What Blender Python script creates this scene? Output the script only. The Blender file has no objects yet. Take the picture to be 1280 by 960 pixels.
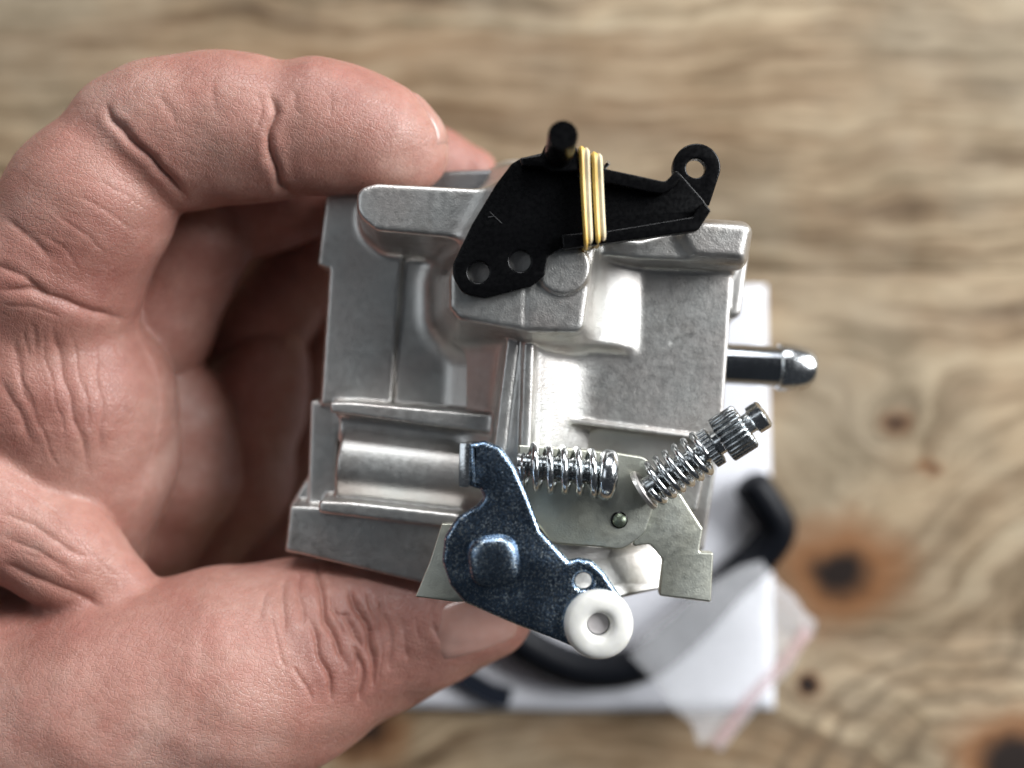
import bpy, bmesh, math, random
import numpy as np
from mathutils import Vector, Matrix

random.seed(4); np.random.seed(4)
sc = bpy.context.scene
COL = sc.collection

# ------------------------------------------------------------------ camera, light, exposure
H_CAM = 0.260           # camera height over the table top (z = 0)
D_FOC = 0.160           # distance to the sharp plane (front of the carburettor)
F_PX = 1280.0           # focal length in photo pixels (photo is 1280 wide)

cam_d = bpy.data.cameras.new('camera')
cam_d.lens = 36.0; cam_d.sensor_width = 36.0; cam_d.sensor_fit = 'HORIZONTAL'
cam_d.clip_start = 0.005; cam_d.clip_end = 50.0
cam_d.dof.use_dof = True
cam_d.dof.focus_distance = 0.161
cam_d.dof.aperture_fstop = 5.6
cam = bpy.data.objects.new('camera', cam_d); COL.objects.link(cam)
cam.location = (0, 0, H_CAM)
sc.camera = cam

w = bpy.data.worlds.new('World'); sc.world = w; w.use_nodes = True
bg = w.node_tree.nodes['Background']
bg.inputs['Color'].default_value = (0.80, 0.88, 1.0, 1)
bg.inputs['Strength'].default_value = 0.042

def area(name, loc, target, sx, sy, power, color):
    L = bpy.data.lights.new(name, 'AREA'); L.shape = 'RECTANGLE'; L.size = sx; L.size_y = sy
    L.energy = power; L.color = color
    o = bpy.data.objects.new(name, L); COL.objects.link(o)
    o.location = loc
    o.rotation_euler = (Vector(target) - Vector(loc)).to_track_quat('-Z', 'Y').to_euler()
    return o
area('window_light', (0.98, 0.46, 0.64), (0.02, 0, 0.06), 0.75, 0.65, 28.0, (0.97, 0.985, 1.0))
area('top_window_light', (0.05, 1.40, 0.72), (0, 0, 0.06), 0.9, 0.6, 17.0, (0.97, 0.98, 1.0))
area('left_fill_light', (-0.80, 0.20, 1.00), (0, 0, 0.06), 0.6, 0.6, 1.6, (0.88, 0.94, 1.0))  # weak fill lamp added to lift the left rims and left face plate

sc.view_settings.view_transform = 'Standard'
sc.view_settings.look = 'None'
sc.view_settings.exposure = 0.0
sc.view_settings.gamma = 1.0
sc.cycles.use_denoising = True
sc.cycles.max_bounces = 5
sc.cycles.diffuse_bounces = 2
sc.cycles.glossy_bounces = 3
sc.cycles.use_adaptive_sampling = True
sc.cycles.adaptive_threshold = 0.03
sc.cycles.transparent_max_bounces = 8

# ------------------------------------------------------------------ helpers
def W(px, py, z=0.0):
    """photo pixel at depth z (mm from the sharp plane, + towards the camera) -> world mm about the sharp plane"""
    d = D_FOC * 1000 - z
    return ((px - 640) * d / F_PX, (480 - py) * d / F_PX, z)
def V(px, py, z=0.0):
    x, y, zz = W(px, py, z)
    return Vector((x / 1000, y / 1000, zz / 1000 + H_CAM - D_FOC))
TABLE = -(H_CAM - D_FOC) * 1000          # table top in mm
ZOFF = (H_CAM - D_FOC) * 1000

def link(o, parent=None, label=None, cat=None, kind=None, group=None):
    if o.name not in COL.objects: COL.objects.link(o)
    if parent is not None: o.parent = parent
    if label: o['label'] = label
    if cat: o['category'] = cat
    if kind: o['kind'] = kind
    if group: o['group'] = group
    return o
def smooth_mesh(me, on=True):
    me.polygons.foreach_set('use_smooth', [on] * len(me.polygons)); me.update()
def sharp_by_angle(me, deg=32):
    bm = bmesh.new(); bm.from_mesh(me)
    a = math.radians(deg)
    for e in bm.edges:
        if len(e.link_faces) == 2 and e.calc_face_angle(0) > a: e.smooth = False
    for f in bm.faces: f.smooth = True
    bm.to_mesh(me); bm.free()
def mesh_obj(name, me, mat, parent=None, **kw):
    o = bpy.data.objects.new(name, me)
    if mat: me.materials.append(mat)
    return link(o, parent, **kw)
def from_np(name, v, quads):
    me = bpy.data.meshes.new(name)
    me.vertices.add(len(v)); me.vertices.foreach_set('co', np.asarray(v, np.float32).ravel())
    n = len(quads); k = quads.shape[1]
    me.loops.add(n * k); me.loops.foreach_set('vertex_index', quads.astype(np.int32).ravel())
    me.polygons.add(n); me.polygons.foreach_set('loop_start', np.arange(0, n * k, k, dtype=np.int32))
    me.update(calc_edges=True); me.validate()
    smooth_mesh(me)
    return me
def empty(name, loc, **kw):
    o = bpy.data.objects.new(name, None); o.location = loc; o.empty_display_size = 0.01
    link(o, **kw); bpy.context.view_layer.update()
    return o
ROOT_OFFSET = {}
def child(o, parent):
    """parent keeping the world place"""
    o.parent = parent
    o.matrix_parent_inverse = parent.matrix_basis.inverted() if parent.parent is None else (parent.parent.matrix_basis @ parent.matrix_parent_inverse @ parent.matrix_basis).inverted()
    return o

# round the corners of a polygon: list of (x, y[, r])
def rounded(pts, seg=6):
    out = []; n = len(pts)
    for i in range(n):
        p = Vector(pts[i][:2]); r = pts[i][2] if len(pts[i]) > 2 else 0
        if r <= 0: out.append((p.x, p.y)); continue
        a = Vector(pts[i - 1][:2]) - p; b = Vector(pts[(i + 1) % n][:2]) - p
        la, lb = a.length, b.length
        a.normalize(); b.normalize()
        ang = a.angle(b)
        if ang > math.pi - 0.05: out.append((p.x, p.y)); continue
        t = min(r / math.tan(ang / 2), la * 0.49, lb * 0.49)
        rr = t * math.tan(ang / 2)
        c = p + (a + b).normalized() * (rr / math.sin(ang / 2))
        s0 = p + a * t - c; s1 = p + b * t - c
        a0 = math.atan2(s0.y, s0.x); da = math.atan2(s1.y, s1.x) - a0
        while da > math.pi: da -= 2 * math.pi
        while da < -math.pi: da += 2 * math.pi
        for k in range(seg + 1):
            q = a0 + da * k / seg
            out.append((c.x + rr * math.cos(q), c.y + rr * math.sin(q)))
    return out
def circle(cx, cy, r, n=40):
    return [(cx + r * math.cos(2 * math.pi * k / n), cy + r * math.sin(2 * math.pi * k / n)) for k in range(n)]

def plate(name, loops, zt, thick, mat, parent=None, bevel=0.2, res=2, **kw):
    """flat sheet with holes; loops traced in photo pixels at the depth of its front face zt (mm)"""
    cu = bpy.data.curves.new(name, 'CURVE'); cu.dimensions = '2D'; cu.fill_mode = 'BOTH'
    cu.extrude = max(thick / 2 - bevel, 0.01) / 1000; cu.bevel_depth = bevel / 1000; cu.bevel_resolution = res
    cu.offset = -bevel / 1000
    for lp in loops:
        sp = cu.splines.new('POLY'); sp.points.add(len(lp) - 1); sp.use_cyclic_u = True
        for i, (a, b) in enumerate(lp):
            x, y, _ = W(a, b, zt); sp.points[i].co = (x / 1000, y / 1000, 0, 1)
    t = bpy.data.objects.new('tmp', cu); COL.objects.link(t)
    dg = bpy.context.evaluated_depsgraph_get()
    me = bpy.data.meshes.new_from_object(t.evaluated_get(dg), depsgraph=dg)
    bpy.data.objects.remove(t); bpy.data.curves.remove(cu)
    me.transform(Matrix.Translation((0, 0, (zt - thick / 2 + ZOFF) / 1000)))
    bm = bmesh.new(); bm.from_mesh(me); bmesh.ops.remove_doubles(bm, verts=bm.verts, dist=1e-6)
    bm.to_mesh(me); bm.free()
    sharp_by_angle(me, 50)
    me.materials.clear()
    o = mesh_obj(name, me, mat, None, **kw)
    if parent: child(o, parent)
    return o

def frames(pts, closed=False):
    P = [Vector(p) for p in pts]; n = len(P); T = []
    for i in range(n):
        if closed: t = P[(i + 1) % n] - P[i - 1]
        else: t = P[min(i + 1, n - 1)] - P[max(i - 1, 0)]
        T.append(t.normalized())
    ref = Vector((0, 0, 1)) if abs(T[0].z) < 0.9 else Vector((1, 0, 0))
    N = [(ref - T[0] * ref.dot(T[0])).normalized()]
    for i in range(1, n):
        v = N[-1] - T[i] * N[-1].dot(T[i]); N.append(v.normalized())
    return P, T, N
def sweep(name, pts, sect, mat, parent=None, closed=False, scale=None, caps=True, **kw):
    """sweep a 2D section [(u, v)] (metres) along world points; scale(i) multiplies it"""
    P, T, N = frames(pts, closed); m = len(sect); n = len(P)
    v = []
    for i in range(n):
        b = T[i].cross(N[i]); s = scale[i] if scale is not None else 1.0
        for (a, c) in sect: v.append(P[i] + N[i] * a * s + b * c * s)
    f = []
    for i in range(n if closed else n - 1):
        j = (i + 1) % n
        for k in range(m):
            l = (k + 1) % m
            f.append((i * m + k, i * m + l, j * m + l, j * m + k))
    if caps and not closed:
        f.append(tuple(range(m - 1, -1, -1))); f.append(tuple((n - 1) * m + k for k in range(m)))
    me = bpy.data.meshes.new(name); me.from_pydata(v, [], f); me.update()
    sharp_by_angle(me, 45)
    bm = bmesh.new(); bm.from_mesh(me); bmesh.ops.recalc_face_normals(bm, faces=bm.faces); bm.to_mesh(me); bm.free()
    o = mesh_obj(name, me, mat, None, **kw)
    if parent: child(o, parent)
    return o
def ring(r, n=12): return [(r * math.cos(2 * math.pi * k / n), r * math.sin(2 * math.pi * k / n)) for k in range(n)]
def lathe(name, a, axis, prof, mat, parent=None, n=36, mod=None, **kw):
    """turn [(t, r)] (metres) about axis from world point a; mod(t, angle) -> radius factor"""
    ax = Vector(axis).normalized()
    ref = Vector((0, 0, 1)) if abs(ax.z) < 0.9 else Vector((0, 1, 0))
    u = (ref - ax * ref.dot(ax)).normalized(); q = ax.cross(u)
    v = []; f = []
    for (t, r) in prof:
        for k in range(n):
            an = 2 * math.pi * k / n; rr = r * (mod(t, an) if mod else 1)
            v.append(Vector(a) + ax * t + u * rr * math.cos(an) + q * rr * math.sin(an))
    for i in range(len(prof) - 1):
        for k in range(n):
            l = (k + 1) % n
            f.append((i * n + k, i * n + l, (i + 1) * n + l, (i + 1) * n + k))
    f.append(tuple(range(n - 1, -1, -1))); f.append(tuple((len(prof) - 1) * n + k for k in range(n)))
    me = bpy.data.meshes.new(name); me.from_pydata(v, [], f); me.update()
    bm = bmesh.new(); bm.from_mesh(me); bmesh.ops.remove_doubles(bm, verts=bm.verts, dist=1e-7)
    bmesh.ops.recalc_face_normals(bm, faces=bm.faces); bm.to_mesh(me); bm.free()
    sharp_by_angle(me, 40)
    o = mesh_obj(name, me, mat, None, **kw)
    if parent: child(o, parent)
    return o

# ------------------------------------------------------------------ signed-distance modelling (mm)
class Field:
    def __init__(s, lo, hi, h):
        s.lo = np.array(lo, np.float32); s.h = h
        s.n = [int(math.ceil((b - a) / h)) + 1 for a, b in zip(lo, hi)]
        s.f = np.full(s.n, 6.0, np.float32)
        s.ax = [(s.lo[i] + h * np.arange(s.n[i])).astype(np.float32) for i in range(3)]
        s.X2, s.Y2 = np.meshgrid(s.ax[0], s.ax[1], indexing='ij')
    def zs(s): return s.ax[2][None, None, :]
    def box(s, lo, hi):
        sl = []
        for i in range(3):
            a = max(0, int(math.floor((lo[i] - s.lo[i]) / s.h))); b = min(s.n[i], int(math.ceil((hi[i] - s.lo[i]) / s.h)) + 1)
            sl.append(slice(a, max(a, b)))
        return tuple(sl)
    def add(s, d, k, sl=(slice(None),) * 3):
        f = s.f[sl]
        if k > 0:
            hh = np.maximum(k - np.abs(f - d), 0) / k
            s.f[sl] = np.minimum(f, d) - hh * hh * (k / 4)
        else: s.f[sl] = np.minimum(f, d)
    def cut(s, d, k, sl=(slice(None),) * 3):
        f = s.f[sl]; d = -d
        if k > 0:
            hh = np.maximum(k - np.abs(f - d), 0) / k
            s.f[sl] = np.maximum(f, d) + hh * hh * (k / 4)
        else: s.f[sl] = np.maximum(f, d)
    def poly2(s, P):
        """2D signed distance to polygon P (mm) on the xy grid"""
        X, Y = s.X2, s.Y2; d = np.full(X.shape, 1e9, np.float32); sg = np.ones(X.shape, np.float32)
        n = len(P)
        for i in range(n):
            ax, ay = P[i]; bx, by = P[i - 1]
            ex, ey = bx - ax, by - ay; wx, wy = X - ax, Y - ay
            t = np.clip((wx * ex + wy * ey) / (ex * ex + ey * ey + 1e-9), 0, 1)
            dx, dy = wx - ex * t, wy - ey * t
            d = np.minimum(d, dx * dx + dy * dy)
            c1 = Y >= ay; c2 = Y < by; c3 = ex * wy > ey * wx
            flip = (c1 & c2 & c3) | (~c1 & ~c2 & ~c3)
            sg = np.where(flip, -sg, sg)
        return sg * np.sqrt(d)
    def prism(s, pts, zf, zb, draft=0.0, r=0.4, planes=(), seg=5):
        P = [W(a, b, zf)[:2] for a, b in rounded(pts, seg)]
        d2 = s.poly2(P)[:, :, None]; z = s.zs()
        dd = (d2 - draft * (zf - z)) / math.sqrt(1 + draft * draft)
        for (p0, p1, p2) in planes:
            a, b, c = (np.array(W(*q)) for q in (p0, p1, p2))
            nn = np.cross(b - a, c - a); nn /= np.linalg.norm(nn)
            if nn[2] < 0: nn = -nn
            dp = (s.X2 - a[0])[:, :, None] * nn[0] + (s.Y2 - a[1])[:, :, None] * nn[1] + (z - a[2]) * nn[2]
            q0 = dd + r; q1 = dp + r
            dd = np.minimum(np.maximum(q0, q1), 0) + np.sqrt(np.maximum(q0, 0) ** 2 + np.maximum(q1, 0) ** 2) - r
        dz = np.maximum(z - zf, zb - z)
        q0 = dd + r; q1 = dz + r
        return np.minimum(np.maximum(q0, q1), 0) + np.sqrt(np.maximum(q0, 0) ** 2 + np.maximum(q1, 0) ** 2) - r
    def cone(s, a, b, ra, rb, k=0, add=True):
        """round cone between a and b (mm)"""
        a = np.array(a, np.float32); b = np.array(b, np.float32); m = max(ra, rb) + k + 3
        sl = s.box(np.minimum(a, b) - m, np.maximum(a, b) + m)
        x = s.ax[0][sl[0]][:, None, None]; y = s.ax[1][sl[1]][None, :, None]; z = s.ax[2][sl[2]][None, None, :]
        return cone_d(x, y, z, a, b, ra, rb), sl
    def mesh(s):
        f = s.f; n = f.shape
        I = f < 0
        c = np.zeros((n[0] - 1, n[1] - 1, n[2] - 1), np.uint8)
        for i in (0, 1):
            for j in (0, 1):
                for k in (0, 1): c += I[i:n[0] - 1 + i, j:n[1] - 1 + j, k:n[2] - 1 + k]
        act = np.nonzero((c > 0) & (c < 8)); m = len(act[0])
        idx = np.full(c.shape, -1, np.int32); idx[act] = np.arange(m)
        acc = np.zeros((m, 3), np.float64); cnt = np.zeros(m)
        A = np.stack(act, 1)
        cor = [(i, j, k) for i in (0, 1) for j in (0, 1) for k in (0, 1)]
        val = {q: f[A[:, 0] + q[0], A[:, 1] + q[1], A[:, 2] + q[2]] for q in cor}
        for q in cor:
            for a in range(3):
                if q[a]: continue
                p = list(q); p[a] = 1; p = tuple(p)
                v0, v1 = val[q], val[p]; cr = (v0 < 0) != (v1 < 0)
                t = np.where(cr, v0 / np.where(cr, v0 - v1, 1), 0)
                pos = np.tile(np.array(q, np.float64), (m, 1)); pos[:, a] = t
                acc += pos * cr[:, None]; cnt += cr
        v = (A + acc / cnt[:, None]) * s.h + s.lo
        Q = []
        for a in range(3):
            b, d = (a + 1) % 3, (a + 2) % 3
            lo = [slice(None)] * 3; hi = [slice(None)] * 3
            lo[a] = slice(0, n[a] - 1); hi[a] = slice(1, n[a])
            lo[b] = hi[b] = slice(1, n[b] - 1); lo[d] = hi[d] = slice(1, n[d] - 1)
            s0 = I[tuple(lo)]; s1 = I[tuple(hi)]
            for sgn in (0, 1):
                e = np.nonzero((s0 & ~s1) if sgn == 0 else (~s0 & s1))
                e = [x.copy() for x in e]; e[b] = e[b] + 1; e[d] = e[d] + 1
                def cell(db, dd_):
                    g = [e[0], e[1], e[2]]; g[b] = g[b] - db; g[d] = g[d] - dd_
                    return idx[g[0], g[1], g[2]]
                q = np.stack([cell(1, 1), cell(0, 1), cell(0, 0), cell(1, 0)], 1)
                if sgn == 1: q = q[:, ::-1]
                Q.append(q)
        return v, np.concatenate(Q)
def cone_d(x, y, z, a, b, ra, rb):
    e = b - a; L2 = float(e @ e)
    t = np.clip(((x - a[0]) * e[0] + (y - a[1]) * e[1] + (z - a[2]) * e[2]) / L2, 0, 1)
    t = t + 0.0
    dx = x - a[0] - e[0] * t; dy = y - a[1] - e[1] * t; dz = z - a[2] - e[2] * t
    return np.sqrt(dx * dx + dy * dy + dz * dz) - (ra + (rb - ra) * t)
def to_world(v): 
    v = np.array(v, np.float64); v[:, 2] += ZOFF
    return v / 1000.0
def project(v):
    """mm points -> photo pixels"""
    d = D_FOC * 1000 - v[:, 2]
    return 640 + v[:, 0] * F_PX / d, 480 - v[:, 1] * F_PX / d

# ------------------------------------------------------------------ materials
class NT:
    def __init__(s, name):
        s.m = bpy.data.materials.new(name); s.m.use_nodes = True
        s.t = s.m.node_tree; s.b = s.t.nodes['Principled BSDF']; s.out = s.t.nodes['Material Output']
        s.co = s.t.nodes.new('ShaderNodeTexCoord')
    def n(s, ty, **kw):
        x = s.t.nodes.new(ty)
        for k, v in kw.items():
            if k in x.inputs: x.inputs[k].default_value = v
            else: setattr(x, k, v)
        return x
    def l(s, a, b): s.t.links.new(a, b)
    def set(s, **kw):
        for k, v in kw.items(): s.b.inputs[k.replace('_', ' ')].default_value = v
        return s
    def noise(s, scale, detail=3, rough=0.5, vec=None, dist=0.0):
        x = s.n('ShaderNodeTexNoise', Scale=scale, Detail=detail, Roughness=rough, Distortion=dist)
        s.l(vec or s.co.outputs['Object'], x.inputs['Vector']); return x
    def ramp(s, src, stops, interp='LINEAR'):
        r = s.n('ShaderNodeValToRGB'); r.color_ramp.interpolation = interp
        e = r.color_ramp.elements
        while len(e) < len(stops): e.new(0.5)
        for i, (p, c) in enumerate(stops):
            e[i].position = p; e[i].color = c if len(c) == 4 else (*c, 1)
        s.l(src, r.inputs['Fac']); return r
    def math(s, op, a, b=None, clamp=False):
        x = s.n('ShaderNodeMath', operation=op, use_clamp=clamp)
        for i, q in enumerate((a, b)):
            if q is None: continue
            if isinstance(q, (int, float)): x.inputs[i].default_value = q
            else: s.l(q, x.inputs[i])
        return x.outputs[0]
    def mix(s, fac, a, b, mode='MIX'):
        x = s.n('ShaderNodeMix', data_type='RGBA', blend_type=mode)
        for sock, q in ((x.inputs[0], fac), (x.inputs[6], a), (x.inputs[7], b)):
            if isinstance(q, (int, float)): sock.default_value = q
            elif isinstance(q, tuple): sock.default_value = q if len(q) == 4 else (*q, 1)
            else: s.l(q, sock)
        return x.outputs[2]
    def bump(s, h, strength, dist, prev=None):
        x = s.n('ShaderNodeBump', Strength=strength, Distance=dist); s.l(h, x.inputs['Height'])
        if prev is not None: s.l(prev, x.inputs['Normal'])
        return x.outputs['Normal']

def mat_cast(name, col, rough=0.42, warm=(0.55, 0.50, 0.48), grain=1.0):
    s = NT(name); s.set(Metallic=1.0)
    a = s.noise(120, 3); b = s.noise(900, 2, 0.6); c = s.noise(3600, 1, 0.7)
    r = s.ramp(a.outputs['Fac'], [(0.35, col), (0.7, warm)])
    r2 = s.ramp(b.outputs['Fac'], [(0.3, (0.93,) * 3), (0.7, (1.0,) * 3)])
    st = s.noise(75, 5, 0.72); sr = s.ramp(st.outputs['Fac'], [(0.34, (0.70, 0.68, 0.66)), (0.47, (1, 1, 1))])
    cc = s.mix(1.0, r.outputs[0], r2.outputs[0], 'MULTIPLY')
    s.l(s.mix(0.8, cc, sr.outputs[0], 'MULTIPLY'), s.b.inputs['Base Color'])
    rr = s.ramp(b.outputs['Fac'], [(0.3, (rough - 0.03,) * 3), (0.75, (rough + 0.05,) * 3)])
    s.l(rr.outputs[0], s.b.inputs['Roughness'])
    hgt = s.math('ADD', s.math('MULTIPLY', b.outputs['Fac'], 0.55), s.math('MULTIPLY', c.outputs['Fac'], 0.9))
    s.l(s.bump(hgt, 0.36 * grain, 0.00011), s.b.inputs['Normal'])
    return s.m
def mat_zinc(name, col, rough=0.22, speck=1.0, scale=2600, wave=0.0):
    s = NT(name); s.set(Metallic=1.0)
    a = s.noise(110, 3); b = s.noise(scale, 2, 0.7)
    vo = s.n('ShaderNodeTexVoronoi', Scale=scale * 1.7); s.l(s.co.outputs['Object'], vo.inputs['Vector'])
    c2 = tuple(min(1, q * 1.5) for q in col)
    r = s.ramp(a.outputs['Fac'], [(0.3, col), (0.75, c2)])
    spk = s.ramp(vo.outputs['Color'], [(0.66, (0, 0, 0)), (0.80, (1, 1, 1))])
    dn = s.ramp(a.outputs['Fac'], [(0.36, (0.25,) * 3), (0.58, (1, 1, 1))])
    f = s.math('MULTIPLY', s.math('MULTIPLY', spk.outputs[0], dn.outputs[0]), 0.8 * speck)
    s.l(s.mix(f, r.outputs[0], (0.80, 0.88, 0.90)), s.b.inputs['Base Color'])
    rr = s.ramp(b.outputs['Fac'], [(0.3, (rough - 0.05,) * 3), (0.75, (rough + 0.15,) * 3)])
    s.l(rr.outputs[0], s.b.inputs['Roughness'])
    nb = s.bump(b.outputs['Fac'], 0.6 * speck, 0.00010)
    if wave:
        wv = s.noise(70, 1); nb = s.bump(wv.outputs['Fac'], wave, 0.004, nb)
    s.l(nb, s.b.inputs['Normal'])
    return s.m
def mat_plain(name, col, rough=0.5, metal=0.0, bump=0.0, bscale=800, **kw):
    s = NT(name); s.set(Metallic=metal, **kw)
    a = s.noise(bscale, 3)
    lo = tuple(q * 0.85 for q in col)
    r = s.ramp(a.outputs['Fac'], [(0.3, lo), (0.7, col)])
    s.l(r.outputs[0], s.b.inputs['Base Color'])
    rr = s.ramp(a.outputs['Fac'], [(0.3, (max(rough - 0.05, 0.02),) * 3), (0.7, (rough + 0.06,) * 3)])
    s.l(rr.outputs[0], s.b.inputs['Roughness'])
    if bump: s.l(s.bump(a.outputs['Fac'], bump, 0.0002), s.b.inputs['Normal'])
    return s.m

M_CAST = mat_cast('cast_aluminium', (0.66, 0.66, 0.635), 0.42, (0.62, 0.585, 0.555))
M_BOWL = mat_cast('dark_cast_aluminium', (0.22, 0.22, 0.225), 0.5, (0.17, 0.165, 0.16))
M_GALV = mat_cast('galvanised_plate', (0.72, 0.74, 0.66), 0.46, (0.66, 0.66, 0.55), 0.8)
M_BLUE = mat_zinc('blue_zinc', (0.115, 0.165, 0.235), 0.22, 1.0, 3000, 1.0)
M_HEAD = mat_zinc('shaft_zinc', (0.12, 0.165, 0.225), 0.24, 1.0, 3000)
M_CHROME = mat_zinc('bright_zinc', (0.55, 0.57, 0.58), 0.16, 0.25)
M_STEEL = mat_zinc('dark_steel', (0.40, 0.42, 0.43), 0.2, 0.2)
M_BLACK = mat_plain('black_plastic', (0.0022, 0.0022, 0.0026), 0.28, 0.0, 0.03, 1500, Specular_IOR_Level=0.25)
M_NYLON = mat_plain('white_nylon', (0.84, 0.83, 0.78), 0.35, 0.0, 0.1, 500, Subsurface_Weight=0.3, Subsurface_Radius=(0.002, 0.002, 0.0015))
M_RUBBER = mat_plain('yellow_rubber', (0.84, 0.56, 0.14), 0.38, 0.0, 0.15, 900, Subsurface_Weight=0.35, Subsurface_Radius=(0.001, 0.0006, 0.0002))
M_HOSE = mat_plain('black_hose_rubber', (0.004, 0.005, 0.008), 0.45, 0.0, 0.1, 600, Specular_IOR_Level=0.2)

# ------------------------------------------------------------------ table top with boards
def mat_wood():
    s = NT('weathered_wood')
    # object coords are table metres (all boards keep the world origin)
    sep = s.n('ShaderNodeSeparateXYZ'); s.l(s.co.outputs['Object'], sep.inputs[0])
    # knots: (px, py, dark radius mm, halo radius mm, grain pull)
    knots = [(1055, 715, 6.0, 15, 1.0), (1122, 530, 3.0, 4, 0.6), (1268, 956, 7, 15, 1.2),
             (445, 903, 7, 12, 0.6), (1165, 585, 1.4, 2.5, 0.2), (1012, 858, 1.6, 2.4, 0.3)]
    wx = s.noise(14, 3); wy = s.noise(60, 3, 0.6)
    yw = s.math('ADD', sep.outputs['Y'], s.math('MULTIPLY', s.math('SUBTRACT', wx.outputs['Fac'], 0.5), 0.022))
    dark = None; halo = None
    for (a, b, rd, rh, pull) in knots:
        kx, ky, _ = V(a, b, TABLE)
        dx = s.math('SUBTRACT', sep.outputs['X'], kx); dy = s.math('SUBTRACT', sep.outputs['Y'], ky)
        jit = s.math('MULTIPLY', s.math('SUBTRACT', wy.outputs['Fac'], 0.5), 0.011)
        dist = s.math('SQRT', s.math('ADD', s.math('MULTIPLY', s.math('MULTIPLY', dx, dx), 0.75), s.math('MULTIPLY', dy, dy)))
        dist = s.math('ADD', dist, jit)
        kd = s.math('SUBTRACT', 1.0, s.math('DIVIDE', dist, rd * 1.5 / 1000), True)
        kh = s.math('SUBTRACT', 1.0, s.math('DIVIDE', dist, rh * 1.3 / 1000), True)
        dark = kd if dark is None else s.math('MAXIMUM', dark, kd)
        halo = kh if halo is None else s.math('MAXIMUM', halo, kh)
        R = rh * 2.2 / 1000
        g = s.math('EXPONENT', s.math('MULTIPLY', s.math('MULTIPLY', dist, dist), -1 / (R * R)))
        yw = s.math('ADD', yw, s.math('MULTIPLY', g, 0.030 * pull))
    comb = s.n('ShaderNodeCombineXYZ'); s.l(s.math('MULTIPLY', sep.outputs['X'], 0.10), comb.inputs[0]); s.l(yw, comb.inputs[1])
    g1 = s.noise(85, 5, 0.68, comb.outputs[0]); g2 = s.noise(260, 4, 0.65, comb.outputs[0]); g3 = s.noise(22, 3, 0.5, comb.outputs[0])
    base = s.ramp(g1.outputs['Fac'], [(0.32, (0.125, 0.082, 0.050)), (0.42, (0.28, 0.198, 0.122)), (0.54, (0.43, 0.33, 0.215)), (0.70, (0.55, 0.45, 0.31))])
    fine = s.ramp(g2.outputs['Fac'], [(0.38, (0.50, 0.47, 0.43)), (0.54, (1, 1, 1))])
    grey = s.noise(18, 4, 0.6)
    greyed = s.mix(s.ramp(grey.outputs['Fac'], [(0.42, (0, 0, 0)), (0.62, (0.65,) * 3)]).outputs[0], base.outputs[0], (0.36, 0.305, 0.22))
    blot = s.noise(45, 3, 0.6); bl_ = s.ramp(blot.outputs['Fac'], [(0.38, (0.62, 0.60, 0.56)), (0.58, (1, 1, 1))])
    c = s.mix(0.75, greyed, fine.outputs[0], 'MULTIPLY')
    c = s.mix(0.55, c, bl_.outputs[0], 'MULTIPLY')
    rust = s.ramp(g3.outputs['Fac'], [(0.48, (0, 0, 0)), (0.62, (0.6,) * 3)])
    px_ = s.math('MULTIPLY_ADD', sep.outputs['X'], -2.2); px_.node.inputs[2].default_value = 0.30
    py_ = s.math('ADD', px_, s.math('MULTIPLY', s.math('ABSOLUTE', sep.outputs['Y']), 2.2))
    patch = s.noise(9, 2); pm = s.ramp(s.math('ADD', s.math('MULTIPLY', patch.outputs['Fac'], 0.5), py_), [(0.40, (0, 0, 0)), (0.75, (1, 1, 1))])
    c = s.mix(s.math('MULTIPLY', rust.outputs[0], pm.outputs[0]), c, (0.19, 0.095, 0.040))
    # growth rings swirling round the corner knot
    kx, ky, _ = V(1225, 965, TABLE)
    dx = s.math('SUBTRACT', sep.outputs['X'], kx); dy = s.math('SUBTRACT', sep.outputs['Y'], ky)
    rn = s.noise(30, 3, 0.6)
    dist = s.math('SQRT', s.math('ADD', s.math('MULTIPLY', s.math('MULTIPLY', dx, dx), 0.62), s.math('MULTIPLY', s.math('MULTIPLY', dy, dy), 1.7)))
    dist = s.math('ADD', dist, s.math('MULTIPLY', s.math('SUBTRACT', rn.outputs['Fac'], 0.5), 0.022))
    rw = s.math('SINE', s.math('MULTIPLY', dist, 820.0))
    rf = s.math('SUBTRACT', 1.0, s.math('DIVIDE', dist, 0.052), True)
    rr_ = s.ramp(rw, [(0.35, (0, 0, 0)), (0.95, (1, 1, 1))])
    rfr = s.ramp(rf, [(0.0, (0, 0, 0)), (0.25, (0.8,) * 3)])
    c = s.mix(s.math('MULTIPLY', rr_.outputs[0], rfr.outputs[0]), c, (0.13, 0.095, 0.060))
    hf = s.ramp(halo, [(0.05, (0, 0, 0)), (0.55, (0.9,) * 3)])
    c = s.mix(hf.outputs[0], c, (0.24, 0.105, 0.042))
    df = s.ramp(dark, [(0.05, (0, 0, 0)), (0.6, (1, 1, 1))])
    c = s.mix(df.outputs[0], c, (0.018, 0.012, 0.010))
    s.l(c, s.b.inputs['Base Color'])
    s.set(Roughness=0.7, Specular_IOR_Level=0.18)
    mpb = s.n('ShaderNodeMapping'); s.l(s.co.outputs['Object'], mpb.inputs[0]); mpb.inputs['Scale'].default_value = (0.08, 1, 1)
    gb = s.noise(300, 3, 0.6, mpb.outputs[0])
    s.l(s.bump(gb.outputs['Fac'], 0.5, 0.0008), s.b.inputs['Normal'])
    return s.m
M_WOOD = mat_wood()
M_UNDER = mat_plain('table_underside', (0.10, 0.07, 0.045), 0.8)

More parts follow.
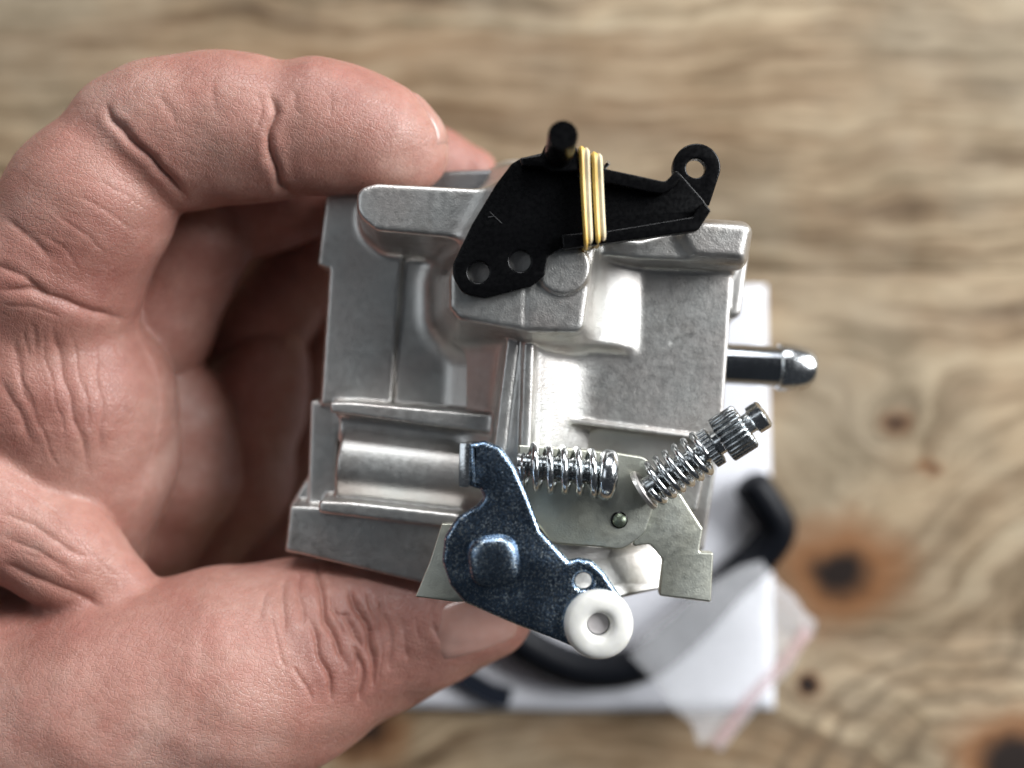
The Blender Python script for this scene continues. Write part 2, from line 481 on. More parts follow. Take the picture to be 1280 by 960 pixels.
def box_mesh(name, x0, x1, y0, y1, z0, z1, bev=0.0):
    bm = bmesh.new()
    bmesh.ops.create_cube(bm, size=1)
    for v in bm.verts:
        v.co = Vector((x0 if v.co.x < 0 else x1, y0 if v.co.y < 0 else y1, z0 if v.co.z < 0 else z1))
    if bev: bmesh.ops.bevel(bm, geom=list(bm.edges), offset=bev, segments=2, affect='EDGES', profile=0.6)
    me = bpy.data.meshes.new(name); bm.to_mesh(me); bm.free()
    sharp_by_angle(me, 40)
    return me
top = mesh_obj('table_top', box_mesh('table_top', -0.62, 0.62, -0.42, 0.42, -0.034, -0.022), M_UNDER, kind='structure',
               label='rough weathered wooden table top of wide boards')
seams = [-0.415, -0.285, -0.174, -0.0632, 0.0290, 0.130, 0.245, 0.415]
for i in range(len(seams) - 1):
    z1 = 0.0 - (0.0001 if i % 2 else 0.0)
    o = mesh_obj('plank', box_mesh('plank', -0.62, 0.62, seams[i] + 0.00006, seams[i + 1] - 0.00006, -0.022, z1, 0.0004), M_WOOD)
    child(o, top)

# ------------------------------------------------------------------ things lying on the table
def sheet(name, pts_px, z, thick, mat, n=26, wob=0.6, seed=0, **kw):
    """limp sheet: polygon traced at table depth, gridded, gently uneven, with thickness"""
    P = [W(a, b, z)[:2] for a, b in pts_px]
    bm = bmesh.new()
    f = bm.faces.new([bm.verts.new((x, y, 0)) for x, y in P])
    bmesh.ops.triangulate(bm, faces=[f])
    for _ in range(5):
        ed = [e for e in bm.edges if e.calc_length() > 6]
        if not ed: break
        bmesh.ops.subdivide_edges(bm, edges=ed, cuts=1)
        bmesh.ops.triangulate(bm, faces=bm.faces)
    rs = np.random.RandomState(seed); ph = rs.uniform(0, 6.28, 6); fr = rs.uniform(0.03, 0.12, (6, 2)) * rs.choice([-1, 1], (6, 2))
    for v in bm.verts:
        q = sum(math.sin(v.co.x * fr[i, 0] + v.co.y * fr[i, 1] + ph[i]) for i in range(6)) / 6
        v.co.z = z + wob * (1 + q)
    for v in bm.verts: v.co = Vector((v.co.x, v.co.y, v.co.z + ZOFF)) / 1000
    me = bpy.data.meshes.new(name); bm.to_mesh(me); bm.free(); smooth_mesh(me)
    o = mesh_obj(name, me, mat, **kw)
    so = o.modifiers.new('thickness', 'SOLIDIFY'); so.thickness = thick / 1000; so.offset = -1
    return o
s = NT('white_foam'); s.set(Base_Color=(0.80, 0.81, 0.86, 1), Roughness=0.6)
fn = s.noise(300, 3); s.l(s.bump(fn.outputs['Fac'], 0.2, 0.0003), s.b.inputs['Normal']); M_FOAM = s.m
foam = sheet('foam_sheet', [(345, 420), (352, 362), (640, 352), (955, 358), (962, 640), (966, 884), (700, 886), (440, 880), (345, 870)], TABLE + 1.6, 1.4, M_FOAM, wob=0.3, seed=2,
             label='white packing foam sheet lying flat on the wooden table', cat='foam sheet')

def spline(pts, n=60):
    """Catmull-Rom through world points"""
    P = [Vector(p) for p in pts]; P = [P[0] * 2 - P[1]] + P + [P[-1] * 2 - P[-2]]
    out = []
    m = len(P) - 3; per = max(2, n // m)
    for i in range(m):
        p0, p1, p2, p3 = P[i:i + 4]
        for k in range(per):
            t = k / per
            out.append(0.5 * ((2 * p1) + (p2 - p0) * t + (2 * p0 - 5 * p1 + 4 * p2 - p3) * t * t + (3 * p1 - p0 - 3 * p2 + p3) * t ** 3))
    out.append(P[-2]); return out
HZ = TABLE + 7.0
hp = spline([V(934, 598, HZ + 2), V(955, 628, HZ + 2), V(971, 660, HZ + 1), V(952, 692, HZ), V(912, 728, HZ), V(862, 782, HZ), V(808, 826, HZ), V(745, 838, HZ), V(690, 824, HZ),
             V(640, 790, HZ), V(610, 730, HZ), V(620, 650, HZ), V(680, 590, HZ)], 120)
HR = 0.0047
hsc = [1.0] * len(hp); hsc[0], hsc[1], hsc[2] = 0.55, 0.85, 0.96
hose = sweep('fuel_hose', hp, ring(HR, 20), M_HOSE, scale=hsc, label='black rubber hose curling across the white foam, cut end near the knurled screw', cat='hose')
child(lathe('hose_bore', hp[0] - (hp[1] - hp[0]).normalized() * 0.00015, (hp[0] - hp[1]), [(0, 0.0018), (0.0002, 0.0018)], mat_plain('hose_bore_dark', (0.004, 0.004, 0.005), 0.8), None, 16), hose)
tp = spline([V(545, 826, TABLE + 4), V(580, 846, TABLE + 4), V(612, 864, TABLE + 4), V(638, 872, TABLE + 4)], 30)
tie = sweep('cable_tie', tp, [(0.0016, 0.0024), (-0.0016, 0.0024), (-0.0016, -0.0024), (0.0016, -0.0024)], mat_plain('blue_black_plastic', (0.012, 0.016, 0.026), 0.4),
            label='short dark strap end on the foam just below the thumb', cat='strap')

s = NT('frosted_plastic'); s.set(Base_Color=(0.93, 0.94, 0.97, 1), Roughness=0.35)
tr = s.n('ShaderNodeBsdfTransparent'); mx = s.n('ShaderNodeMixShader'); mx.inputs[0].default_value = 0.24
s.l(tr.outputs[0], mx.inputs[1]); s.l(s.b.outputs[0], mx.inputs[2]); s.l(mx.outputs[0], s.out.inputs['Surface'])
fn = s.noise(60, 3); s.l(s.bump(fn.outputs['Fac'], 0.5, 0.002), s.b.inputs['Normal']); M_BAG = s.m
bag = sheet('plastic_bag', [(786, 818), (800, 790), (850, 752), (885, 728), (925, 706), (950, 700), (972, 728), (990, 742), (1004, 764), (1018, 774), (1013, 792), (1000, 806), (985, 836), (962, 856), (940, 888), (915, 918), (900, 938), (884, 926), (872, 930), (862, 900), (836, 880), (815, 846)], TABLE + 11.2, 0.12, M_BAG, wob=1.6, seed=7,
            label='frosted clear plastic bag with a pink edge strip lying on the hose', cat='plastic bag')
s = NT('pink_strip'); s.set(Base_Color=(0.80, 0.52, 0.52, 1), Roughness=0.35)
tr = s.n('ShaderNodeBsdfTransparent'); mx = s.n('ShaderNodeMixShader'); mx.inputs[0].default_value = 0.28
s.l(tr.outputs[0], mx.inputs[1]); s.l(s.b.outputs[0], mx.inputs[2]); s.l(mx.outputs[0], s.out.inputs['Surface']); M_PINK = s.m
stp = sheet('zip_strip', [(1002, 778), (1013, 790), (985, 826), (944, 870), (900, 932), (886, 926), (930, 866), (974, 818)], TABLE + 11.9, 0.3, M_PINK, wob=1.6, seed=7)
child(stp, bag)

#HAND_BEGIN
# ------------------------------------------------------------------ the hand
def build_hand():
    lo = (-122, -88, -98); hi = (6, 64, 10)
    F = Field(lo, hi, 0.54)
    def chain(nodes, k=3.0, kj=0.0, group=None):
        """nodes (px, py, z mm, r mm): one limb built in its own field then joined with blend kj"""
        P = [np.array(W(a, b, z)) for a, b, z, r in nodes]; R = [q[3] for q in nodes]
        m = max(R) + 6
        mn = np.min(P, 0) - m; mx_ = np.max(P, 0) + m
        sl = F.box(mn, mx_)
        x = F.ax[0][sl[0]][:, None, None]; y = F.ax[1][sl[1]][None, :, None]; z = F.ax[2][sl[2]][None, None, :]
        d = None
        for i in range(len(P) - 1):
            q = cone_d(x, y, z, P[i].astype(np.float32), P[i + 1].astype(np.float32), R[i], R[i + 1])
            if d is None: d = q
            else:
                hh = np.maximum(k - np.abs(d - q), 0) / k; d = np.minimum(d, q) - hh * hh * k / 4
        F.add(np.minimum(d, 6.0).astype(np.float32), kj, sl)
    # palm: thick slab of round cones fanning from the wrist, out of frame to the left
    chain([(-190, 640, -30, 24), (-60, 500, -34, 20), (30, 505, -30, 19)], 10, 0)
    chain([(-190, 640, -50, 24), (-20, 560, -52, 20), (90, 560, -52, 15)], 10, 10)
    chain([(-190, 680, -66, 22), (20, 640, -66, 18), (130, 640, -68, 13)], 10, 10)
    chain([(-150, 800, -70, 20), (60, 720, -74, 17), (200, 720, -76, 15), (310, 690, -74, 14), (370, 690, -72, 12)], 10, 4)
    # palmar pad below the index finger
    chain([(10, 455, -22, 17), (92, 500, -24, 15.5), (100, 580, -28, 14.5), (95, 650, -31, 11), (110, 690, -33, 8)], 8, 6)
    # index finger
    chain([(-40, 460, -24, 16), (64, 348, -16, 13.6), (116, 254, -13, 12.2), (156, 199, -13, 11.0)], 6, 3.5)
    chain([(166, 182, -13, 11.3), (205, 172, -13, 11.5), (262, 161, -13, 11.2), (318, 161, -13, 10.9), (340, 164, -13, 10.6)], 5, 0.9)
    chain([(352, 164, -13, 10.5), (395, 159, -13.2, 10.1), (432, 161, -13.5, 8.9), (482, 173, -14.5, 7.8), (514, 191, -16, 6.3)], 5, 0.7)
    # middle finger: pad at its root, then the finger
    chain([(196, 455, -38, 5.5), (222, 520, -42, 10.0), (222, 590, -45, 11.5), (190, 660, -47, 9.5), (150, 700, -47, 9)], 5, 0.3)
    chain([(150, 470, -42, 11.5), (192, 405, -37, 10.6), (246, 302, -34, 10.2)], 4, 0.3)
    chain([(262, 286, -37, 8.8), (350, 242, -39, 9.6), (450, 212, -40, 9)], 4, 0.3)
    chain([(452, 212, -40, 8.8), (540, 210, -41, 7.4), (588, 218, -41, 5.4)], 4, 1.2)
    # ring finger
    chain([(130, 720, -62, 14), (230, 680, -61, 12), (290, 600, -58, 11.5), (315, 500, -54, 10.2), (335, 450, -52, 8.5)], 6, 0.3)
    chain([(300, 440, -56, 9.6), (335, 390, -55, 9.8), (365, 345, -55, 9.6)], 4, 0.3)
    chain([(372, 345, -56, 9.8), (420, 290, -57, 9.4), (480, 240, -57, 8.5)], 4, 0.5)
    # little finger
    chain([(180, 740, -80, 14), (300, 690, -77, 13), (360, 610, -74, 11), (385, 500, -72, 9.6)], 6, 0.6)
    chain([(388, 495, -72, 9.2), (425, 410, -70, 9), (450, 340, -70, 8.5)], 4, 0.5)
    # thumb web
    chain([(-120, 585, -22, 14), (-20, 632, -15, 10.5), (80, 692, -13, 7.6), (150, 735, -15, 5.6)], 6, 1.2)
    # thumb
    chain([(-190, 900, -26, 28), (-20, 915, -20, 21), (150, 880, -16, 17.5), (290, 850, -18, 16.8), (345, 838, -20, 15.8)], 10, 2.2)
    chain([(300, 850, -18, 16.2), (370, 824, -21, 14.4), (430, 800, -23, 13.5), (500, 786, -24, 11.8)], 7, 6)
    chain([(480, 787, -24, 12.0), (560, 771, -24, 9.2), (608, 762, -24, 6.8), (614, 761, -24, 6.4)], 6, 5)
    # fleshy heel of the hand running out of frame
    chain([(-190, 760, -40, 30), (-60, 860, -34, 26), (60, 920, -30, 18)], 12, 8)
    v, q = F.mesh()
    return F, v, q
F_HAND, hv, hq = build_hand()

def vert_normals(v, q):
    n = np.cross(v[q[:, 2]] - v[q[:, 0]], v[q[:, 3]] - v[q[:, 1]])
    out = np.zeros_like(v)
    for k in range(4): np.add.at(out, q[:, k], n)
    return out / (np.linalg.norm(out, axis=1, keepdims=True) + 1e-12)
def laplace(v, q, it, lam=0.5):
    e = np.concatenate([q[:, [0, 1]], q[:, [1, 2]], q[:, [2, 3]], q[:, [3, 0]]])
    deg = np.bincount(e.ravel(), minlength=len(v)).astype(np.float64)[:, None]
    for _ in range(it):
        a = np.zeros_like(v)
        for c in range(3):
            a[:, c] = np.bincount(e[:, 0], v[e[:, 1], c], len(v)) + np.bincount(e[:, 1], v[e[:, 0], c], len(v))
        v = v + lam * (a / deg - v)
    return v
hv = laplace(hv, hq, 3)

def subdivide(v, q, mask):
    """split every quad once (linear) where all are wanted: plain 1->4"""
    e = np.sort(np.concatenate([q[:, [0, 1]], q[:, [1, 2]], q[:, [2, 3]], q[:, [3, 0]]]), axis=1)
    key = e[:, 0].astype(np.int64) * len(v) + e[:, 1]
    u, inv = np.unique(key, return_inverse=True); inv = inv.reshape(4, -1)
    mid = 0.5 * (v[u // len(v)] + v[u % len(v)])
    cen = v[q].mean(1)
    a = len(v); b = a + len(mid); ci = b + np.arange(len(q))
    nv = np.concatenate([v, mid, cen]); m = [a + inv[k] for k in range(4)]
    nq = np.concatenate([np.stack([q[:, 0], m[0], ci, m[3]], 1), np.stack([m[0], q[:, 1], m[1], ci], 1),
                         np.stack([ci, m[1], q[:, 2], m[2]], 1), np.stack([m[3], ci, m[2], q[:, 3]], 1)])
    return nv, nq
hv, hq = subdivide(hv, hq, None)
hv = laplace(hv, hq, 2)

# creases pressed into the skin: polyline in photo pixels, half width mm, depth mm, (nearest depth allowed)
CREASES = [
    ([(552, 738), (543, 760), (543, 785), (552, 804), (580, 808), (615, 800), (648, 784)], 0.6, 0.25, -40),
    ([(410, 760), (425, 770), (440, 768)], 0.4, 0.3, -30), ([(415, 740), (420, 770), (432, 800)], 0.4, 0.35, -30), ([(440, 800), (445, 822), (446, 850)], 0.4, 0.35, -30), ([(455, 735), (468, 765), (474, 800)], 0.45, 0.35, -30),
    ([(476, 800), (478, 830), (474, 855)], 0.4, 0.3, -30), ([(364, 830), (378, 850), (392, 880)], 0.45, 0.25, -30), ([(340, 760), (344, 800), (360, 840)], 0.45, 0.2, -30), ([(520, 770), (524, 800)], 0.4, 0.15, -30),
    ([(50, 400), (58, 450), (70, 500), (84, 560)], 0.5, 0.22, -45), ([(88, 405), (95, 450), (108, 500), (116, 550)], 0.5, 0.2, -45), ([(30, 410), (35, 450)], 0.45, 0.2, -45), ([(10, 440), (30, 480), (52, 540), (80, 600)], 0.5, 0.25, -45), ([(140, 410), (150, 450)], 0.5, 0.12, -45),
    ([(0, 380), (40, 384), (80, 396)], 0.5, 0.25, -45), ([(0, 600), (40, 620), (90, 655)], 0.45, 0.15, -30), ([(20, 690), (60, 700), (100, 730)], 0.45, 0.15, -30), ([(60, 640), (110, 690), (150, 725)], 0.4, 0.12, -30),
    ([(338, 110), (343, 140), (336, 165), (340, 200), (352, 232), (372, 250)], 0.8, 0.9, -30),
    ([(322, 112), (326, 140), (320, 165)], 0.9, 0.18, -30), ([(368, 110), (372, 145)], 0.9, 0.15, -30), ([(410, 112), (415, 150)], 0.9, 0.12, -30), ([(430, 118), (432, 140)], 0.9, 0.1, -30),
    ([(128, 122), (140, 150), (160, 172), (190, 200), (215, 228), (240, 252)], 0.8, 0.9, -30),
    ([(155, 150), (160, 165), (162, 180)], 0.9, 0.2, -30), ([(195, 112), (212, 140), (222, 160)], 0.9, 0.15, -30), ([(262, 95), (270, 130), (272, 150)], 0.9, 0.12, -30),
    ([(0, 268), (40, 300), (70, 330)], 0.8, 0.25, -30), ([(90, 240), (130, 262), (170, 290)], 0.45, 0.12, -30), ([(60, 262), (110, 295), (140, 325)], 0.45, 0.12, -30),
    ([(40, 285), (80, 310), (105, 345)], 0.45, 0.12, -30), ([(120, 225), (160, 245), (190, 268)], 0.4, 0.10, -30),
    ([(-10, 362), (40, 362), (80, 376), (120, 392), (165, 400)], 1.0, 0.7, -40), ([(-10, 330), (30, 345), (60, 372)], 0.9, 0.4, -40),
    ([(66, 395), (70, 430), (80, 470), (92, 520), (108, 570), (112, 600)], 1.1, 0.55, -45), ([(18, 420), (25, 470), (40, 520)], 1.0, 0.45, -45),
    ([(-5, 470), (15, 500), (30, 530), (42, 560)], 1.1, 0.5, -45), ([(118, 420), (122, 470), (128, 520), (124, 580)], 1.0, 0.35, -45), ([(40, 400), (44, 440)], 0.8, 0.25, -45),
    ([(-5, 700), (40, 722), (80, 738), (112, 752), (140, 762)], 1.2, 0.6, -40), ([(-5, 640), (40, 655), (90, 690), (120, 700)], 0.8, 0.3, -30), ([(-5, 668), (50, 690), (100, 720)], 0.7, 0.25, -30),
    ([(398, 700), (400, 740), (408, 775), (422, 808), (436, 838)], 0.65, 0.95, -30), ([(388, 770), (398, 815), (412, 850), (418, 885)], 0.6, 0.7, -30),
    ([(432, 728), (448, 765), (462, 790), (466, 830), (468, 868)], 0.65, 1.05, -30), ([(424, 765), (440, 785), (452, 812)], 0.55, 0.5, -30), ([(447, 815), (453, 845), (450, 880)], 0.55, 0.6, -30),
    ([(470, 740), (484, 775), (490, 815), (486, 845)], 0.6, 0.45, -30), ([(500, 770), (508, 800), (508, 830)], 0.8, 0.3, -30), ([(358, 720), (352, 760), (358, 800)], 0.9, 0.4, -30), ([(376, 712), (374, 750), (382, 790)], 0.8, 0.35, -30),
    ([(330, 735), (325, 780)], 0.8, 0.22, -30),
]
def poly_dist(x, y, pl):
    d = np.full(len(x), 1e9); n = len(pl); tt = np.zeros(len(x))
    L = np.cumsum([0] + [math.hypot(pl[i + 1][0] - pl[i][0], pl[i + 1][1] - pl[i][1]) for i in range(n - 1)])
    for i in range(n - 1):
        ax, ay = pl[i]; ex, ey = pl[i + 1][0] - ax, pl[i + 1][1] - ay
        t = np.clip(((x - ax) * ex + (y - ay) * ey) / (ex * ex + ey * ey), 0, 1)
        q = np.hypot(x - ax - ex * t, y - ay - ey * t)
        u = (L[i] + t * (L[i + 1] - L[i])) / L[-1]
        tt = np.where(q < d, u, tt); d = np.minimum(d, q)
    return d, tt
def hermite(a, b, x):
    t = np.clip((x - a) / (b - a), 0, 1); return t * t * (3 - 2 * t)
nrm = vert_normals(hv, hq)
hx, hy = project(hv); vs = F_PX / (D_FOC * 1000 - hv[:, 2])
view = np.stack([-hv[:, 0], -hv[:, 1], D_FOC * 1000 - hv[:, 2]], 1); view /= np.linalg.norm(view, axis=1, keepdims=True)
facing = np.sum(view * nrm, 1)
disp = np.zeros(len(hv))
rs = np.random.RandomState(3)
for pl, wd, dp, zmin in CREASES:
    if zmin == -45: dp *= 0.6; wd *= 0.8
    xs = [p[0] for p in pl]; ys = [p[1] for p in pl]
    sel = np.nonzero((hx > min(xs) - 40) & (hx < max(xs) + 40) & (hy > min(ys) - 40) & (hy < max(ys) + 40) & (hv[:, 2] > zmin) & (facing > -0.1))[0]
    if not len(sel): continue
    wob = 2.0 * np.sin(hx[sel] * 0.11 + hy[sel] * 0.09 + dp * 40) 
    d, t = poly_dist(hx[sel] + wob, hy[sel] + 0.6 * wob, pl)
    d = d / vs[sel]
    fade = hermite(0, 0.22, t) * hermite(0, 0.22, 1 - t)
    disp[sel] += fade * dp * (-np.exp(-(d / (wd * 0.60)) ** 1.25) + 0.10 * np.exp(-((d - wd * 1.9) / (wd * 1.0)) ** 2))
# gentle unevenness of flesh
disp += 0.16 * np.sin(hv[:, 0] * 0.42 + 1.3 * np.sin(hv[:, 1] * 0.23)) * np.sin(hv[:, 1] * 0.36 + hv[:, 2] * 0.3)
hv = hv + nrm * disp[:, None]
hv = laplace(hv, hq, 1, 0.12)

def mat_skin():
    s = NT('skin')
    a = s.noise(34, 4, 0.6); b = s.noise(150, 4, 0.65); c = s.noise(480, 3, 0.7)
    base = s.ramp(a.outputs['Fac'], [(0.30, (0.30, 0.125, 0.098)), (0.50, (0.41, 0.212, 0.168)), (0.68, (0.475, 0.290, 0.240))])
    red = s.ramp(b.outputs['Fac'], [(0.42, (0, 0, 0)), (0.68, (0.42,) * 3)])
    col = s.mix(red.outputs[0], base.outputs[0], (0.38, 0.145, 0.112))
    mot = s.ramp(c.outputs['Fac'], [(0.35, (0.86, 0.80, 0.78)), (0.65, (1, 1, 1))])
    col = s.mix(0.8, col, mot.outputs[0], 'MULTIPLY')
    s.l(col, s.b.inputs['Base Color'])
    s.set(Subsurface_Weight=0.20, Subsurface_Radius=(0.0034, 0.0012, 0.0007), Subsurface_Scale=1.0)
    rr = s.ramp(b.outputs['Fac'], [(0.3, (0.40,) * 3), (0.7, (0.56,) * 3)]); s.l(rr.outputs[0], s.b.inputs['Roughness'])
    s.b.inputs['Specular IOR Level'].default_value = 0.58
    # skin lines: two crossing sets of fine furrows, plus pores
    mp = s.n('ShaderNodeMapping'); s.l(s.co.outputs['Object'], mp.inputs[0]); mp.vector_type = 'TEXTURE'; mp.inputs['Rotation'].default_value = (0.15, 0.1, 0.95); mp.inputs['Scale'].default_value = (2.2, 0.75, 1.2)
    f1 = s.noise(620, 2, 0.6, mp.outputs[0], 0.5)
    mp2 = s.n('ShaderNodeMapping'); s.l(s.co.outputs['Object'], mp2.inputs[0]); mp2.vector_type = 'TEXTURE'; mp2.inputs['Rotation'].default_value = (0.1, -0.15, -0.45); mp2.inputs['Scale'].default_value = (2.2, 0.75, 1.2)
    f2 = s.noise(520, 2, 0.6, mp2.outputs[0], 0.5)
    vo = s.n('ShaderNodeTexVoronoi', Scale=1500.0, feature='DISTANCE_TO_EDGE'); s.l(s.co.outputs['Object'], vo.inputs['Vector'])
    ve = s.math('MINIMUM', vo.outputs['Distance'], 0.12)
    hgt = s.math('ADD', s.math('ADD', f1.outputs['Fac'], f2.outputs['Fac']), s.math('MULTIPLY', ve, 2.6))
    s.l(s.bump(hgt, 0.45, 0.00030), s.b.inputs['Normal'])
    return s.m
M_SKIN = mat_skin()
hand_me = from_np('hand', to_world(hv), hq)
hand = mesh_obj('hand', hand_me, M_SKIN, label='bare left hand reaching in from the left, gripping the carburetor between thumb and fingers', cat='hand')

# finger nails: patches laid on the skin
s = NT('nail'); nn_ = s.noise(220, 2); rr = s.ramp(nn_.outputs['Fac'], [(0.3, (0.40, 0.215, 0.175)), (0.7, (0.46, 0.28, 0.235))]); s.l(rr.outputs[0], s.b.inputs['Base Color'])
s.set(Roughness=0.22, Subsurface_Weight=0.2, Subsurface_Radius=(0.002, 0.001, 0.0007)); M_NAIL = s.m
from mathutils.bvhtree import BVHTree
bvh = BVHTree.FromPolygons([tuple(p) for p in to_world(hv)], [tuple(int(i) for i in f) for f in hq])
def nail(name, origin, udir, vdir, ray, hu, hv_, lift=0.30, label=None):
    """rounded-rectangle patch: grid (u along finger, v across) cast along ray onto the hand, arched and thick"""
    o = Vector(origin); U = Vector(udir).normalized(); R = Vector(ray).normalized()
    Vd = Vector(vdir); Vd = (Vd - R * Vd.dot(R)).normalized(); U = (U - R * U.dot(R)).normalized()
    n = 15; vs_ = {}; bm = bmesh.new()
    for i in range(n):
        for j in range(n):
            a = -1 + 2 * i / (n - 1); b = -1 + 2 * j / (n - 1)
            aa = a * math.sqrt(1 - 0.26 * b * b); bb = b * math.sqrt(1 - 0.26 * a * a)
            p = o + U * aa * hu + Vd * bb * hv_
            hit, nr, _, _ = bvh.ray_cast(p - R * 0.03, R, 0.06)
            if hit is None: continue
            e = max(abs(a), abs(b)); up = lift * (1 - e ** 6) - 0.40 * e ** 8 + (0.25 if a > 0.7 else 0) * (a - 0.7)
            vs_[i, j] = bm.verts.new(hit + nr * (up / 1000))
    for i in range(n - 1):
        for j in range(n - 1):
            ks = [(i, j), (i + 1, j), (i + 1, j + 1), (i, j + 1)]
            if all(k in vs_ for k in ks): bm.faces.new([vs_[k] for k in ks])
    bmesh.ops.recalc_face_normals(bm, faces=bm.faces)
    me = bpy.data.meshes.new(name); bm.to_mesh(me); bm.free(); smooth_mesh(me)
    ob = mesh_obj(name, me, M_NAIL)
    sd = ob.modifiers.new('thickness', 'SOLIDIFY'); sd.thickness = 0.0004; sd.offset = -1
    if label: ob['label'] = label
    child(ob, hand); return ob
nail('thumb_nail', V(600, 776, -16), V(640, 762, -12) - V(545, 778, -12), (0, 1, 0), (0.0, 0.18, -1), 0.0078, 0.0056)
nail('finger_nail', V(526, 168, -15.5), V(552, 190, -12) - V(505, 152, -12), (0, 0, 1), (-0.55, -0.83, 0.0), 0.0052, 0.0050, 0.5)
#HAND_END

#CARB_BEGIN
# ------------------------------------------------------------------ the carburetor
carb = empty('carburetor', V(640, 480, -50), label='small silver cast carburetor with levers and springs, held up in the hand', cat='carburetor')

def build_body():
    B = Field((-46, -40, -48), (42, 44, 2), 0.30)
    zb = -46
    def add(p, k=0.0): B.add(p.astype(np.float32), k)
    # main block behind everything
    add(B.prism([(412, 226, 4), (850, 250, 6), (880, 290, 6), (936, 294, 4), (925, 395, 4), (912, 400), (902, 545, 4), (880, 690, 6), (560, 700, 4), (520, 728, 4), (356, 690, 3), (362, 632, 3), (386, 592, 2), (400, 505, 3), (411, 336, 2), (397, 331, 2)], -21, zb, 0.02, 0.6))
    # left face plate (light, flat)
    add(B.prism([(410, 225, 3), (500, 232, 2), (503, 322, 3), (489, 505, 2), (401, 505, 2), (412, 336, 2), (397, 331, 2)], -17, -30, 0.03, 0.4), 0.6)
    add(B.prism([(388, 500, 2), (425, 505, 2), (418, 632, 2), (384, 632, 2)], -17.5, -30, 0.03, 0.5), 0.8)
    # shallow hump between plate and ridge
    add(B.prism([(525, 300), (650, 300), (640, 545), (520, 545)], -9, -30, 0.05, 0.6, planes=[((560, 320, -18.8), (552, 540, -18.8), (640, 420, -12.5))]), 3.5)
    add(B.prism([(503, 300), (640, 300), (640, 545), (491, 545)], -18.4, -30, 0.02, 0.5), 0.5)
    # top left bar
    add(B.prism([(445, 236, 26), (470, 229, 10), (640, 238, 3), (640, 304, 3), (470, 288, 16), (446, 268, 26)], -1.0, -30, 0.10, 0.7), 1.6)
    # boss behind the black lever
    add(B.prism([(640, 203, 6), (720, 205, 4), (745, 300, 3), (738, 345, 6), (728, 416, 12), (660, 414, 1), (574, 399, 10), (562, 384, 10), (562, 345, 8)], 0.2, -24, 0.24, 0.8), 3.5)
    # right slope of the boss, falling to the right face
    add(B.prism([(640, 300, 3), (802, 306, 2), (797, 432, 2), (655, 420, 3)], -2.2, -30, 0.03, 0.5, planes=[((706, 300, -2.2), (706, 420, -2.2), (800, 430, -12.5))]), 2.4)
    # raised pivot boss
    add(B.prism(circle(704, 334, 34, 28), 1.0, -14, 0.03, 0.5, seg=1), 0.6)
    # centre ridge
    add(B.prism([(640, 405, 2), (668, 408, 2), (661, 600, 2), (612, 600, 2), (624, 500), (634, 420)], -5.0, -30, 0.05, 0.4), 0.8)
    add(B.prism([(655, 402, 1), (669, 404, 1), (662, 600, 1), (648, 600, 1)], -4.2, -30, 0.05, 0.4), 0.3)
    # slope right of the ridge
    add(B.prism([(652, 400, 2), (674, 404, 2), (668, 600, 2), (650, 600, 2)], -6.2, -14, 1.25, 0.6), 2.0)
    # right face
    add(B.prism([(720, 320, 3), (917, 330, 3), (903, 545, 3), (880, 545), (716, 524, 2), (690, 522)], -11.5, -32, 0.03, 0.5), 2.4)
    # ledge line and lower right face
    add(B.prism([(712, 522, 1), (884, 545, 1), (884, 552, 1), (712, 530, 1)], -10.6, -30, 0.02, 0.35), 0.3)
    add(B.prism([(650, 520), (890, 548, 3), (872, 640, 3), (650, 640, 3)], -14.5, -32, 0.05, 0.5), 0.8)
    # top right bar
    add(B.prism([(742, 292, 4), (800, 300, 4), (846, 288, 10), (880, 279, 6), (937, 283, 5), (931, 330, 5), (800, 324, 4), (742, 318, 4)], -4.5, -30, 0.06, 0.7), 1.0)
    add(B.prism([(846, 286, 14), (880, 279, 6), (937, 283, 5), (928, 322, 5), (868, 318, 10)], -3.2, -8, 0.35, 0.8), 1.5)
    # right edge strip and rounded lug
    add(B.prism([(905, 300, 4), (939, 300, 4), (928, 380, 10), (926, 396, 9), (912, 398, 6), (905, 380)], -15, -32, 0.05, 0.8), 0.8)
    # left lower barrel with its two rails
    a = np.array(W(428, 578, -18), np.float32); b = np.array(W(640, 602, -18), np.float32)
    x = B.X2[:, :, None]; y = B.Y2[:, :, None]; z = B.zs()
    e = b - a; L = np.linalg.norm(e); e = e / L
    t = (x - a[0]) * e[0] + (y - a[1]) * e[1] + (z - a[2]) * e[2]
    rr = np.sqrt(np.maximum((x - a[0]) ** 2 + (y - a[1]) ** 2 + (z - a[2]) ** 2 - t * t, 0))
    q0 = rr - 6.9 + 0.6; q1 = np.maximum(-t, t - L) + 0.6
    add(np.minimum(np.maximum(q0, q1), 0) + np.sqrt(np.maximum(q0, 0) ** 2 + np.maximum(q1, 0) ** 2) - 0.6, 0.8)
    add(B.prism([(411, 503, 2), (440, 503), (640, 521, 2), (640, 546, 2), (440, 519), (414, 516, 2)], -9.5, -30, 0.03, 0.4), 0.8)
    add(B.prism([(424, 512, 2), (640, 536), (640, 566), (424, 548)], -13.8, -30, 0.03, 0.4), 1.5)
    add(B.prism([(398, 626, 4), (440, 628), (575, 643, 2), (570, 662, 2), (440, 646), (398, 641, 4)], -9.0, -30, 0.03, 0.4), 0.8)
    add(B.prism([(420, 610, 2), (640, 632), (640, 660), (420, 640)], -14.0, -30, 0.03, 0.4), 1.2)
    # bottom block
    add(B.prism([(362, 632, 3), (400, 634), (575, 652, 3), (560, 735, 3), (525, 729, 2), (356, 689, 3)], -13.0, -34, 0.02, 0.5), 0.6)
